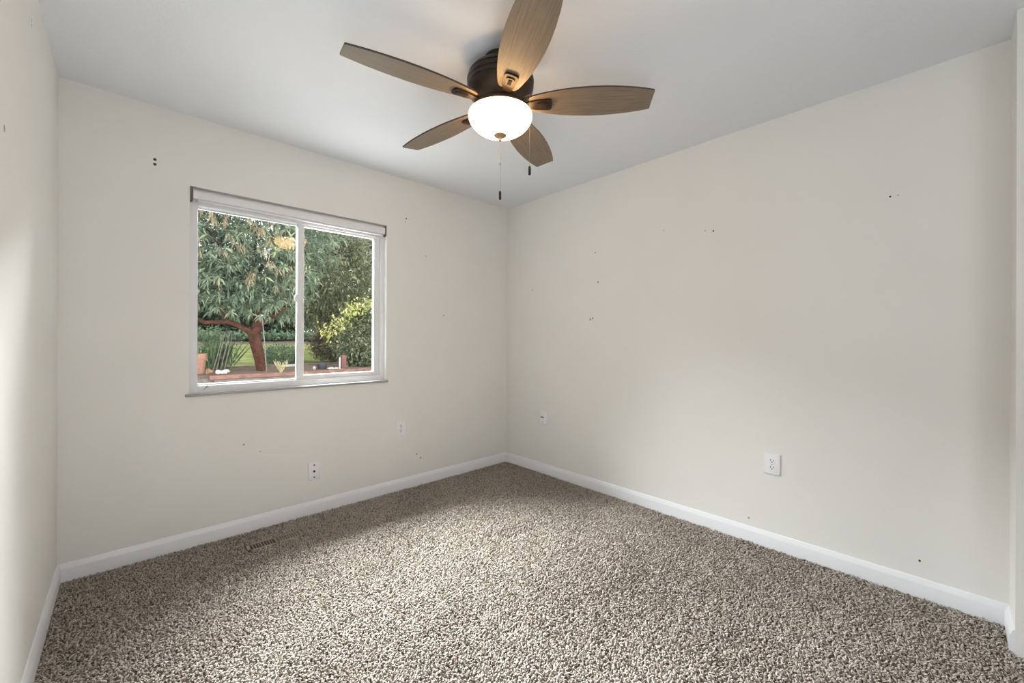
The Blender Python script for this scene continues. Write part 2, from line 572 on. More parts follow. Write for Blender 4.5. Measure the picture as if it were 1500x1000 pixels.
mb = MB()
pr = [(0.030, 2.025), (0.006, 2.025), (0.002, 2.019), (0.0005, 2.005), (0.002, 1.988), (0.006, 1.979), (0.012, 1.976), (0.030, 1.976)]
mb.prism(pr, 'x', BL, BR)
bbuild(mb, 'headrail', M['blind'])
mb = MB()
mb.box(BL + 0.02, BR - 0.02, 0.010, 0.030, 1.964, 1.9755, 0.002)
bbuild(mb, 'bottom_rail', M['blind'])
for (xa, xb) in ((OX0 + 0.001, BL - 0.002), (BR + 0.002, OX1 - 0.001)):
    mb = MB()
    mb.box(xa, xa + 0.003, 0.001, 0.033, 1.962, 2.036)
    mb.box(xb - 0.003, xb, 0.001, 0.033, 1.962, 2.036)
    mb.box(xa, xb, 0.010, 0.033, 1.960, 1.970)
    bbuild(mb, 'bracket', M['grey_metal'])


# ------------------------------------------------------------------ ceiling fan
FX, FYc = -1.4650, -1.5600
fan = empty('ceiling_fan', (FX, FYc, H))
tag(fan, 'bronze five-blade ceiling fan with oak blades and lit white glass bowl', 'ceiling fan')
mb = MB()
mb.lathe([(0.072, 0.0), (0.076, -0.006), (0.074, -0.018), (0.070, -0.030), (0.066, -0.045)], 48)
mb.build('canopy', M['bronze'], fan, autosmooth=0.7)
mb = MB()
prof = [(0.066, -0.040), (0.095, -0.044), (0.120, -0.054), (0.137, -0.068), (0.144, -0.078), (0.144, -0.084), (0.140, -0.087),
        (0.148, -0.092), (0.150, -0.100), (0.150, -0.108), (0.145, -0.112), (0.149, -0.117), (0.149, -0.128), (0.145, -0.132),
        (0.147, -0.138), (0.145, -0.148), (0.139, -0.160), (0.130, -0.172), (0.122, -0.182), (0.118, -0.192), (0.118, -0.215), (0.124, -0.224),
        (0.127, -0.238), (0.126, -0.2425), (0.110, -0.2430)]
mb.lathe(prof, 64)
mb.build('motor_housing', M['bronze'], fan, autosmooth=0.5)
mb = MB()
bowl_prof = [(0.126, -0.2435), (0.135, -0.2450), (0.1410, -0.2490), (0.1432, -0.2555), (0.1422, -0.266), (0.138, -0.278), (0.130, -0.291), (0.117, -0.305),
             (0.098, -0.319), (0.075, -0.330), (0.050, -0.338), (0.025, -0.342), (0.0, -0.343)]
mb.lathe(bowl_prof, 64)
mb.build('glass_bowl', M['bowl'], fan, autosmooth=0.9)
mb = MB()
mb.lathe([(0.0, -0.336), (0.028, -0.3395), (0.029, -0.343), (0.026, -0.346), (0.016, -0.350), (0.008, -0.354), (0.006, -0.360), (0.007, -0.364), (0.004, -0.369), (0.0, -0.370)], 28)
mb.build('finial', M['bronze_lit'], fan, autosmooth=0.8)

# blade outline in its own plane
half = [(0.128, 0.030), (0.134, 0.037), (0.150, 0.045), (0.18, 0.0535), (0.22, 0.0625), (0.27, 0.0715), (0.33, 0.0785), (0.40, 0.082), (0.46, 0.081), (0.52, 0.0770),
        (0.58, 0.0700), (0.63, 0.0610), (0.664, 0.0530), (0.668, 0.050)]


def blade_mesh():
    th = 0.0035
    outline = [(x, y) for x, y in half] + [(x, -y) for x, y in reversed(half)]
    n = len(outline)
    bm = bmesh.new()
    lo = [bm.verts.new((x, y, -th)) for x, y in outline]
    hi = [bm.verts.new((x, y, th)) for x, y in outline]
    f1 = bm.faces.new(list(reversed(lo)))
    f2 = bm.faces.new(hi)
    for i in range(n):
        f = bm.faces.new((lo[i], lo[(i + 1) % n], hi[(i + 1) % n], hi[i]))
        f.material_index = 1
    me = bpy.data.meshes.new('blade')
    bm.to_mesh(me)
    bm.free()
    me.materials.append(M['wood'])
    me.materials.append(M['blade_edge'])
    return me


def iron_meshes():
    # blade iron: tapered arm from the motor, and a rounded pad under the blade
    a = MB()
    pts = [(0.100, 0.013), (0.135, 0.019), (0.160, 0.026), (0.212, 0.0300), (0.224, 0.0275), (0.230, 0.019), (0.231, 0.0)]
    out = pts + [(x, -y) for x, y in reversed(pts[:-1])]
    a.prism(out, 'z', -0.0125, -0.0036)
    # raised rim of the window
    pts2 = [(0.166, 0.015), (0.206, 0.018), (0.214, 0.012), (0.214, -0.012), (0.206, -0.018), (0.166, -0.015)]
    a.prism(pts2, 'z', -0.0165, -0.012)
    b = MB()
    b.box(0.174, 0.206, -0.0075, 0.0075, -0.0182, -0.0160, 0.0008, 1)
    return a, b


bl_me = blade_mesh()
iron, slot = iron_meshes()
iron_me = iron.build('tmp', M['bronze']).data
slot_me = slot.build('tmp', M['duct']).data
for nm in [o for o in bpy.data.objects if o.name.startswith('tmp')]:
    bpy.data.objects.remove(nm)
iron_me.name, slot_me.name = 'blade_iron', 'slot'
for k in range(5):
    az = math.radians(46.88 - (22.0 + 72 * k))
    b = bpy.data.objects.new('blade', bl_me)
    b.rotation_mode = 'XYZ'
    b.parent = fan
    b.matrix_local = Matrix.Translation((0, 0, -0.203)) @ Matrix.Rotation(az, 4, 'Z') @ Matrix.Rotation(math.radians(-12), 4, 'X')
    COL.objects.link(b)
    i = bpy.data.objects.new('blade_iron', iron_me)
    i.parent = b
    COL.objects.link(i)
    s = bpy.data.objects.new('slot', slot_me)
    s.parent = b
    COL.objects.link(s)


def pull_chain(x, y, ztop, zfob, bead_z=None):
    mb = MB()
    z = ztop
    while z > zfob + 0.002:
        mb.lathe([(0.0, z), (0.0008, z - 0.0005), (0.0011, z - 0.0016), (0.0008, z - 0.0027), (0.0, z - 0.0032)], 6, (x, y, 0))
        z -= 0.0042
    mb.tube([(x, y, ztop), (x, y, zfob)], 0.0004, 4)
    if bead_z:
        mb.lathe([(0, bead_z + 0.006), (0.003, bead_z + 0.004), (0.003, bead_z - 0.004), (0, bead_z - 0.006)], 8, (x, y, 0))
    c = mb.build('pull_chain', M['chain'], fan)
    mb = MB()
    mb.lathe([(0.0, zfob + 0.001), (0.004, zfob), (0.0055, zfob - 0.004), (0.0055, zfob - 0.034), (0.0045, zfob - 0.037), (0.0, zfob - 0.038)], 14, (x, y, 0))
    mb.build('fob', M['fob'], c)


pull_chain(0.0, 0.0, -0.369, -0.594, -0.470)
# second chain leaves the switch housing at the camera's right
dv = rgt * 0.129 - fwd * 0.085
mb = MB()
mb.tube([(dv.x * 0.79, dv.y * 0.79, -0.208), (dv.x, dv.y, -0.206)], 0.0020, 8)
mb.build('chain_guide', M['bronze'], fan)
pull_chain(dv.x, dv.y, -0.206, -0.516)


# ------------------------------------------------------------------ wall plates
def plate_thing(name, loc, rotz, label, kind, w=0.072, h=0.117):
    """built facing -y, then turned; loc is the centre on the wall"""
    t = empty(name, loc, (0, 0, rotz))
    tag(t, label, 'wall plate' if kind in ('coax', 'phone') else 'outlet')
    mb = MB()
    d = 0.0065 if kind != 'phone' else 0.008
    mb.box(-w / 2, w / 2, -d, -0.0004, -h / 2, h / 2, 0.0028, 3)
    mb.build('cover_plate', M['plate'], t)
    f = -d
    if kind == 'duplex':
        for s in (1, -1):
            r = MB()
            cz = s * 0.0195
            pts = []
            for k in range(24):
                a = 2 * PI * k / 24
                pts.append((max(-0.0165, min(0.0165, 0.0185 * math.cos(a))), cz + max(-0.0142, min(0.0142, 0.0172 * math.sin(a)))))
            r.prism(pts, 'y', f - 0.0018, f + 0.001)
            ro = r.build('receptacle', M['plate'], t)
            q = MB()
            q.box(-0.0088, -0.0058, f - 0.0023, f - 0.0015, cz - 0.001, cz + 0.0085)
            q.box(0.0058, 0.0088, f - 0.0023, f - 0.0015, cz + 0.0000, cz + 0.0080)
            q.lathe([(0.0032, f - 0.0023), (0.0032, f - 0.0015)], 10, (0, 0, cz - 0.0075), 'y')
            q.build('slots', M['dark'], ro)
        q = MB()
        q.lathe([(0.0, f - 0.0014), (0.0028, f - 0.001), (0.003, f + 0.0005)], 12, (0, 0, 0), 'y')
        q.build('screw', M['pewter'], t)
    elif kind == 'coax':
        for s in (1, -1):
            q = MB()
            q.lathe([(0.0, f - 0.0016), (0.0050, f - 0.0012), (0.0052, f + 0.0005)], 14, (0, 0, s * 0.041), 'y')
            q.build('screw', M['screw'], t)
        q = MB()
        q.lathe([(0.0, f - 0.010), (0.0038, f - 0.010), (0.0042, f - 0.009), (0.0042, f - 0.003), (0.0072, f - 0.003), (0.0072, f + 0.0005)], 12, (0, 0, -0.001), 'y')
        q.build('jack', M['screw'], t)
    else:
        r = MB()
        r.box(-0.027, 0.027, -0.026, f + 0.001, -0.052, 0.050, 0.004, 3)
        ro = r.build('jack_body', M['plate'], t)
        for sx in (-0.0095, 0.0095):
            q = MB()
            q.box(sx - 0.0065, sx + 0.0065, -0.0268, -0.0255, 0.004, 0.017)
            q.build('jack_port', M['dark'], ro)
        q = MB()
        q.lathe([(0.0, -0.0272), (0.003, -0.027), (0.0033, -0.0255)], 12, (0.004, 0, -0.032), 'y')
        q.build('screw', M['pewter'], ro)
    return t


plate_thing('cable_plate', (-1.762, 0, 0.282), 0, 'white cable wall plate with three dark dots above the floor register', 'coax')
plate_thing('electrical_outlet', (-1.121, 0, 0.477), 0, 'white duplex outlet on the window wall right of the cable plate', 'duplex')
plate_thing('phone_jack', (0, -0.497, 0.484), -PI / 2, 'thick white phone jack plate on the right wall near the room corner', 'phone')
plate_thing('electrical_outlet', (0, -2.2545, 0.474), -PI / 2, 'white duplex outlet low on the long right wall', 'duplex', 0.078)

# ------------------------------------------------------------------ floor register
reg = empty('floor_register', ((VX0 + VX1) / 2, (VY0 + VY1) / 2, FZ))
tag(reg, 'brown metal floor register sunk in the carpet below the window', 'floor vent')
rx, ry = (VX1 - VX0) / 2, (VY1 - VY0) / 2
zt = 0.012
mb = MB()
mb.box(-rx, rx, -ry, -ry + 0.020, 0.0, zt, 0.002, 1)
mb.box(-rx, rx, ry - 0.016, ry, 0.0, zt, 0.002, 1)
mb.box(-rx, -rx + 0.018, -ry, ry, 0.0, zt, 0.002, 1)
mb.box(rx - 0.018, rx, -ry, ry, 0.0, zt, 0.002, 1)
mb.box(-0.005, 0.007, -ry, ry, 0.0, zt)
mb.build('register_frame', M['register'], reg)
n = 9
for side in (-1, 1):
    mb = MB()
    xa, xb = (-rx + 0.018, -0.005) if side < 0 else (0.007, rx - 0.018)
    for yy in (-ry + 0.0185, ry - 0.0155):
        mb.box(xa - 0.002, xb + 0.002, yy - 0.002, yy + 0.002, 0.001, zt - 0.002)
    for k in range(1, n):
        x = xa + (xb - xa) * k / n
        w2 = 0.0019 if side < 0 else 0.0040
        mb.prism([(x - w2, 0.002), (x + w2, 0.002), (x + w2, zt - 0.001), (x - w2, zt - 0.001)], 'y', -ry + 0.018, ry - 0.015)
    mb.build('louver_grille', M['register'], reg)
mb = MB()
mb.box(0.004, rx - 0.016, -ry + 0.017, ry - 0.013, 0.0005, 0.0018)
mb.build('damper', M['register'], reg)
mb = MB()
mb.box(-rx + 0.0205, rx - 0.0205, -ry + 0.0155, ry - 0.0155, -0.10, -0.095)
mb.build('duct', M['duct'], reg)


# ------------------------------------------------------------------ carpet pile
def carpet():
    sp = 0.0076
    xs = np.arange(-W + 0.016, -0.0155, sp)
    ys = np.arange(-3.45, -0.016, sp)
    gx, gy = np.meshgrid(xs, ys)
    P = np.stack([gx.ravel(), gy.ravel()], 1)
    P += rng.uniform(-0.5, 0.5, P.shape) * sp * 1.1
    keep = ~((P[:, 0] > VX0 - 0.003) & (P[:, 0] < VX1 + 0.003) & (P[:, 1] > VY0 - 0.003) & (P[:, 1] < VY1 + 0.003))
    keep &= ~((P[:, 0] > -0.240) & (P[:, 1] < -D + 0.016))
    keep &= (P[:, 0] < -0.0155) & (P[:, 0] > -W + 0.0155) & (P[:, 1] < -0.0155)
    P = P[keep]
    N = len(P)

    # low-frequency field for the lay of the pile and wear
    def field(seed, freqs):
        r = np.random.default_rng(seed)
        out = np.zeros(N)
        for fr in freqs:
            for _ in range(4):
                a = r.uniform(0, 2 * PI)
                out += np.sin((P[:, 0] * math.cos(a) + P[:, 1] * math.sin(a)) * fr * r.uniform(0.8, 1.2) + r.uniform(0, 6.3)) / fr ** 0.5
        return out / np.abs(out).max()
    lay = field(3, [2.5, 6, 14, 30])
    lay2 = field(5, [45, 70, 110])
    ang = rng.uniform(0, 2 * PI, N)
    lean = rng.uniform(0.35, 1.25, N)
    length = rng.uniform(0.010, 0.0165, N)
    length *= (1 + 0.12 * lay2)
    rad = rng.uniform(0.0028, 0.0043, N)
    dx = np.cos(ang) * lean + 0.35 * lay
    dy = np.sin(ang) * lean - 0.10 + 0.2 * lay
    rings = []
    twist = rng.uniform(0, 2 * PI, N)
    for (t, rr, h, off) in ((0.0, 0.8, 0.0, 0.0), (0.55, 1.15, 0.62, 0.25), (0.9, 1.0, 0.95, 0.62)):
        cx = P[:, 0] + dx * length * off
        cy = P[:, 1] + dy * length * off
        cz = FZ + length * h * 0.92
        for k in range(3):
            a = twist + 2 * PI * k / 3 + t * 1.5
            rings.append(np.stack([cx + np.cos(a) * rad * rr, cy + np.sin(a) * rad * rr, cz + (np.sin(a - ang) * 0.0007 if t > 0 else 0)], 1))
    tip = np.stack([P[:, 0] + dx * length * 0.85, P[:, 1] + dy * length * 0.85, FZ + length * 0.86], 1)
    V = np.stack(rings + [tip], 1)          # N,10,3
    nv = 10
    quads = []
    for r in range(2):
        for k in range(3):
            quads.append((r * 3 + k, r * 3 + (k + 1) % 3, (r + 1) * 3 + (k + 1) % 3, (r + 1) * 3 + k))
    tris = [(6 + k, 6 + (k + 1) % 3, 9) for k in range(3)]
    loops = np.array([i for q in quads for i in q] + [i for t in tris for i in t])
    Lt = len(loops)
    base = (np.arange(N) * nv)[:, None]
    LI = (base + loops[None]).ravel().astype(np.int32)
    starts1 = np.array([4 * i for i in range(6)] + [24 + 3 * i for i in range(3)])
    LS = ((np.arange(N) * Lt)[:, None] + starts1[None]).ravel().astype(np.int32)
    me = bpy.data.meshes.new('carpet_pile')
    me.vertices.add(N * nv)
    me.vertices.foreach_set('co', V.reshape(-1).astype(np.float32))
    me.loops.add(len(LI))
    me.loops.foreach_set('vertex_index', LI)
    me.polygons.add(len(LS))
    me.polygons.foreach_set('loop_start', LS)
    me.polygons.foreach_set('use_smooth', np.ones(len(LS), dtype=bool))
    me.update(calc_edges=True)
    tint = rng.beta(3.0, 2.6, N)
    dark = rng.random(N) < 0.10
    tint[dark] *= 0.25
    # worn blotch in the middle of the room and faint traffic marks
    bl = np.exp(-(((P[:, 0] + 1.05) / 0.22) ** 2 + ((P[:, 1] + 1.10) / 0.16) ** 2))
    tint = np.clip(tint * (1 + 0.14 * lay) - 0.16 * bl, 0, 1)
    at = me.attributes.new('tint', 'FLOAT', 'POINT')
    at.data.foreach_set('value', np.repeat(tint, nv).astype(np.float32))
    me.materials.append(M['carpet'])
    o = bpy.data.objects.new('carpet_pile', me)
    COL.objects.link(o)
    tag(o, 'beige and brown frieze carpet pile covering the whole floor', 'carpet', kind='stuff')


carpet()


# ------------------------------------------------------------------ the garden beyond the window
def ground_strip(name, mat, x0, x1, prof, bumpy=0.0, nx=24):
    """prof: list of (y, z)"""
    vs, fs = [], []
    for (y, z) in prof:
        for i in range(nx + 1):
            vs.append((x0 + (x1 - x0) * i / nx, y, z + random.uniform(-bumpy, bumpy)))
    for j in range(len(prof) - 1):
        for i in range(nx):
            a = j * (nx + 1) + i
            fs.append((a, a + 1, a + nx + 2, a + nx + 1))
    o = mesh_obj(name, vs, fs, mat, smooth=True)
    return tag(o, kind='structure')


ground_strip('patio', M['patio'], -7, 9, [(0.14, -0.3), (7.45, -0.3)])
ground_strip('garden_bed', M['soil'], -7, 9, [(7.40, 0.385), (7.6, 0.40), (8.2, 0.42), (8.8, 0.43), (9.22, 0.42)], 0.012, 60)
ground_strip('lawn', M['lawn'], -14, 24, [(9.2, 0.43), (10.5, 0.50), (12, 0.64), (13.5, 0.79), (15, 0.92)], 0.006, 60)
ground_strip('mulch_slope', M['mulch'], -16, 30, [(14.8, 0.80), (15.2, 0.92), (16, 1.02), (18, 1.22), (22, 1.5), (60, 2.0)], 0.03, 60)
# outside face of the house below and beside the window is the window wall itself

def beam(name, x0, x1, y, z0, z1, t, mat, label, rz=0.0):
    mb = MB()
    mb.box(x0, x1, -t / 2, t / 2, 0, z1 - z0, 0.008, 1)
    o = mb.build(name, mat, loc=(0, y, z0))
    return tag(o, label, 'timber')


beam('garden_timber', -1.47, 4.5, 7.37, 0.315, 0.400, 0.09, M['timber'], 'upper red-brown timber edging the near garden bed outside')
beam('garden_timber', -1.40, 4.5, 7.40, 0.20, 0.312, 0.09, M['timber_grey'], 'lower grey timber under the red-brown bed edging')
beam('garden_timber', -4.5, 4.5, 9.20, 0.36, 0.470, 0.09, M['timber_grey'], 'weathered timber between garden bed and lawn')
mb = MB()
mb.box(-7, 9, 7.45, 7.50, -0.3, 0.385)
tag(mb.build('retaining_wall', M['timber_grey']), kind='structure')


def leaves_mesh(name, mat, base, dirs, lens, wid, tints, parent=None, fold=0.25, droop=0.2):
    """each leaf: base point, direction, length; a folded diamond"""
    base = np.asarray(base, float); dirs = np.asarray(dirs, float)
    N = len(base)
    dirs = dirs / np.linalg.norm(dirs, axis=1, keepdims=True)
    rnd = rng.normal(size=(N, 3)) * 0.5 + np.array([0, 0, 1.0])
    side = np.cross(dirs, rnd)
    side /= np.linalg.norm(side, axis=1, keepdims=True) + 1e-9
    nrm = np.cross(side, dirs)
    L = np.asarray(lens)[:, None]
    Wd = L * wid
    mid = base + dirs * L * 0.45
    dz = np.zeros((N, 3)); dz[:, 2] = -1
    tip = base + dirs * L + dz * L * droop
    l = mid + side * Wd + nrm * Wd * fold
    r = mid - side * Wd + nrm * Wd * fold
    c = mid + dz * L * droop * 0.15
    V = np.stack([base, l, c, r, tip], 1)
    F = np.array([0, 2, 1, 0, 3, 2, 1, 2, 4, 2, 3, 4])
    LI = ((np.arange(N) * 5)[:, None] + F[None]).ravel().astype(np.int32)
    me = bpy.data.meshes.new(name)
    me.vertices.add(N * 5)
    me.vertices.foreach_set('co', V.reshape(-1).astype(np.float32))
    me.loops.add(len(LI))
    me.loops.foreach_set('vertex_index', LI)
    me.polygons.add(N * 4)
    me.polygons.foreach_set('loop_start', (np.arange(N * 4) * 3).astype(np.int32))
    me.update(calc_edges=True)
    at = me.attributes.new('tint', 'FLOAT', 'POINT')
    at.data.foreach_set('value', np.repeat(np.clip(tints, 0, 1), 5).astype(np.float32))
    me.materials.append(mat)
    o = bpy.data.objects.new(name, me)
    o.parent = parent
    COL.objects.link(o)
    return o


def blob_points(centre, radii, n_clump, per, clump_r, shell=0.5, zmin=None):
    """clump centres in an ellipsoid (towards its outside), then points around each"""
    d = rng.normal(size=(n_clump, 3))
    d /= np.linalg.norm(d, axis=1, keepdims=True)
    rr = rng.uniform(shell, 1.0, n_clump) ** 0.6
    cc = d * rr[:, None] * np.array(radii) + np.array(centre)
    p = np.repeat(cc, per, 0) + rng.normal(size=(n_clump * per, 3)) * clump_r
    out = p - np.array(centre)
    ctint = np.repeat(rng.normal(0, 0.13, n_clump), per)
    return p, out, ctint, cc


def crown(name, mat, parent, centre, radii, n_clump, per, clump_r, leaf, wid, shell=0.5, whorl=0, bias=0.45, spread=0.2, droop=0.25, zmin=None, up=0.2):
    c = np.array(centre)
    p, out, ct, cc = blob_points(centre, radii, n_clump, per, clump_r, shell)
    if whorl:
        axis = out / (np.linalg.norm(out, axis=1, keepdims=True) + 1e-9) + rng.normal(size=out.shape) * 0.5
        axis[:, 2] += up
        axis = np.repeat(axis, whorl, 0)
        p = np.repeat(p, whorl, 0)
        ct = np.repeat(ct, whorl) + np.repeat(rng.normal(0, 0.08, len(out)), whorl)
        axis /= np.linalg.norm(axis, axis=1, keepdims=True)
        dirs = axis * 0.55 + rng.normal(size=p.shape) * 0.75
    else:
        dirs = out / (np.linalg.norm(out, axis=1, keepdims=True) + 1e-9) * 0.5 + rng.normal(size=p.shape) * 0.7
        dirs[:, 2] += up * 0.5
    if zmin is not None:
        k = p[:, 2] > zmin
        p, dirs, ct = p[k], dirs[k], ct[k]
    N = len(p)
    t = bias + ct + rng.normal(0, spread, N)
    return leaves_mesh(name, mat, p - np.array(parent.location), dirs, rng.uniform(0.7, 1.25, N) * leaf, wid, t, parent, droop=droop), cc


# --- the red-barked tree
tree = empty('tree', (-0.42, 8.0, 0.40))
tag(tree, 'grey-green tree with forked red-brown trunk and drooping tan seed clusters', 'tree')
o = Vector(tree.location)


def loc_pts(ps): return [Vector(p) - o for p in ps]


mb = MB()
mb.tube(loc_pts([(-0.39, 8.0, 0.30), (-0.415, 8.0, 0.45), (-0.455, 8.0, 0.70), (-0.495, 8.0, 0.90), (-0.535, 8.0, 1.10), (-0.555, 8.0, 1.25), (-0.50, 8.02, 1.48), (-0.465, 8.05, 1.75), (-0.50, 8.1, 2.15), (-0.55, 8.15, 2.7), (-0.5, 8.2, 3.4), (-0.45, 8.2, 4.2)]),
                  [0.115, 0.10, 0.105, 0.115, 0.125, 0.125, 0.095, 0.075, 0.055, 0.04, 0.028, 0.012], 12)
mb.build('trunk', M['bark'], tree, autosmooth=1.0)
for pts, rr in [
    ([(-0.56, 8.0, 1.18), (-0.68, 7.97, 1.34), (-0.80, 7.95, 1.41), (-0.95, 7.93, 1.48), (-1.08, 7.9, 1.53), (-1.28, 7.88, 1.52), (-1.5, 7.85, 1.50), (-1.9, 7.8, 1.7), (-2.3, 7.8, 2.2)], [0.075, 0.07, 0.06, 0.055, 0.05, 0.048, 0.046, 0.04, 0.02]),
    ([(-0.48, 8.02, 1.42), (-0.36, 8.0, 1.56), (-0.18, 7.98, 1.68), (0.1, 7.95, 1.95), (0.4, 7.9, 2.4), (0.6, 7.9, 3.0)], [0.06, 0.055, 0.045, 0.035, 0.03, 0.015]),
    ([(-0.50, 8.1, 2.15), (-0.8, 8.0, 2.6), (-1.2, 7.9, 3.1), (-1.6, 7.8, 3.7)], [0.035, 0.028, 0.02, 0.010]),
    ([(-0.54, 8.15, 2.6), (-0.2, 8.3, 3.1), (0.2, 8.4, 3.8)], [0.045, 0.035, 0.012]),
    ([(-1.08, 7.9, 1.53), (-1.2, 8.1, 1.8), (-1.3, 8.2, 2.3)], [0.035, 0.03, 0.012]),
]:
    mb = MB()
    mb.tube(loc_pts(pts), rr, 8)
    mb.build('branch', M['bark'], tree, autosmooth=1.0)
crown('foliage', M['leaf_main'], tree, (-0.75, 8.15, 3.30), (2.05, 1.15, 1.80), 520, 6, 0.15, 0.165, 0.115, shell=0.30, whorl=10, bias=0.45, spread=0.16, droop=0.22, zmin=1.62)
# tan seed clusters hanging through the crown (one hanging mass)
n_cl = 190
d = rng.normal(size=(n_cl, 3)); d /= np.linalg.norm(d, axis=1, keepdims=True)
d[:, 1] = -np.abs(d[:, 1])
cc = d * np.array([1.95, 1.2, 1.65]) * rng.uniform(0.85, 1.03, (n_cl, 1)) + np.array([-0.75, 8.2, 3.30])
cc = cc[(cc[:, 2] > 2.35) & (cc[:, 0] < 0.35)]
per = 16
bp_ = np.repeat(cc, per, 0) + rng.normal(size=(len(cc) * per, 3)) * 0.03
dd = rng.normal(size=bp_.shape) * 0.45; dd[:, 2] -= 1.0
leaves_mesh('seed_clusters', M['seed'], bp_ - np.array(tree.location), dd, rng.uniform(0.10, 0.24, len(bp_)), 0.05, rng.random(len(bp_)), tree, droop=0.1)

# --- olive tree to its right
t2 = empty('tree', (2.35, 10.9, 0.50))
tag(t2, 'dark olive-green tree filling the upper right window pane', 'tree')
mb = MB()
o = Vector(t2.location)
mb.tube(loc_pts([(2.35, 10.9, 0.4), (2.4, 10.9, 1.2), (2.5, 10.95, 2.0), (2.5, 10.9, 3.0), (2.5, 10.9, 4.4)]), [0.12, 0.10, 0.08, 0.06, 0.02], 10)
mb.build('trunk', M['bark_grey'], t2, autosmooth=1.0)
crown('foliage', M['leaf_olive'], t2, (2.20, 11.1, 3.2), (1.70, 0.95, 1.85), 320, 40, 0.16, 0.17, 0.15, shell=0.3, bias=0.5, spread=0.2, droop=0.2, zmin=1.35)

# --- bare-twigged tree behind, top right
t3 = empty('tree', (5.2, 15.2, 0.93))
tag(t3, 'bare grey-twigged tree at the top right of the window view', 'tree')
o = Vector(t3.location)
mb = MB()
mb.tube(loc_pts([(5.2, 15.2, 0.8), (5.15, 15.2, 2.4), (5.1, 15.2, 4.2), (5.0, 15.2, 6.0), (4.9, 15.2, 8.0)]), [0.16, 0.13, 0.10, 0.06, 0.02], 10)
mb.build('trunk', M['bark_grey'], t3, autosmooth=1.0)
mb = MB()
for k in range(70):
    z0 = random.uniform(3.0, 7.2)
    a = random.uniform(0, 2 * PI)
    p = Vector((5.08, 15.2, z0))
    pts = [p.copy()]
    dvec = Vector((math.cos(a), math.sin(a) * 0.7, random.uniform(-0.1, 0.9))).normalized()
    for q in range(5):
        dvec = (dvec + Vector((random.uniform(-.3, .3), random.uniform(-.3, .3), random.uniform(-.35, .2)))).normalized()
        p = p + dvec * random.uniform(0.25, 0.5)
        pts.append(p.copy())
    mb.tube(loc_pts(pts), [0.024, 0.019, 0.015, 0.012, 0.009, 0.006], 5)
mb.build('twigs', M['twig'], t3, autosmooth=1.2)

# --- dark hedge along the back and the tall tree at its right end
hg = empty('hedge', (-1.5, 20.0, 1.36))
tag(hg, 'long dark green hedge along the back of the lawn', 'hedge')
mb = MB()
for k in range(10):
    mb.tube([(-5.4 + 1.1 * k, 0.1, -0.1), (-5.3 + 1.1 * k, 0, 1.6), (-5.2 + 1.1 * k, 0, 3.2)], [0.09, 0.07, 0.02], 6)
mb.build('stems', M['bark_grey'], hg, autosmooth=1.0)
N = 46000
p = np.stack([rng.uniform(-6.5, 5.2, N), rng.normal(0, 0.75, N), rng.beta(1.0, 1.15, N)], 1)
top = 3.3 + 0.5 * np.sin(p[:, 0] * 1.3) + 0.35 * np.sin(p[:, 0] * 2.9 + 1)
p[:, 2] = p[:, 2] * top - 0.05
clump = 0.10 * np.sin(p[:, 0] * 7 + 3 * np.sin(p[:, 2] * 4)) + 0.08 * np.sin(p[:, 2] * 9 + p[:, 0] * 3)
dd = rng.normal(size=(N, 3))
leaves_mesh('foliage', M['leaf_dark'], p, dd, rng.uniform(0.18, 0.32, N), 0.26, 0.42 + clump + rng.normal(0, 0.2, N), hg)
t4 = empty('tree', (7.4, 23.4, 1.50))
tag(t4, 'tall dark tree far behind the olive-green tree', 'tree')
mb = MB()
mb.tube([(0, 0, -0.1), (0.05, 0, 2.0), (0, 0.1, 5.0)], [0.2, 0.15, 0.05], 8)
mb.build('trunk', M['bark_grey'], t4, autosmooth=1.0)
crown('foliage', M['leaf_far'], t4, (7.4, 23.4, 4.6), (3.3, 1.3, 4.2), 420, 36, 0.28, 0.28, 0.26, shell=0.3, bias=0.25, spread=0.2, droop=0.15, zmin=1.52)
# low pale ground cover in front of the hedge
gc = empty('ground_cover', (1.5, 16.4, 1.07))
tag(gc, 'low blue-green ground cover along the foot of the hedge', 'ground cover', kind='stuff')
N = 5000
p = np.stack([rng.uniform(-6, 3, N), rng.normal(0, 0.25, N), np.abs(rng.normal(0.05, 0.12, N))], 1)
dd = rng.normal(size=(N, 3)); dd[:, 2] = np.abs(dd[:, 2]) + 0.3
leaves_mesh('foliage', M['leaf_box'], p, dd, rng.uniform(0.12, 0.25, N), 0.2, rng.normal(0.55, 0.2, N), gc)


# --- shrubs
def shrub(name, mat, label, centre, radii, n, per, cr, leaf, wid, ground, group=None, **kw):
    s = empty(name, (centre[0], centre[1], ground))
    tag(s, label, 'shrub', group)
    mb = MB()
    for k in range(7):
        a = 2 * PI * k / 7 + 0.3
        tx, ty = math.cos(a) * radii[0] * 0.55, math.sin(a) * radii[1] * 0.55
        mb.tube([(tx * 0.12, ty * 0.12, -0.03), (tx * 0.5, ty * 0.5, (centre[2] - ground) * 0.6), (tx, ty, (centre[2] - ground) * 1.25)], [0.018, 0.013, 0.006], 5)
    mb.build('stems', M['bark_grey'], s, autosmooth=1.2)
    crown('foliage', mat, s, centre, radii, n, per, cr, leaf, wid, zmin=ground + 0.02, **kw)
    return s


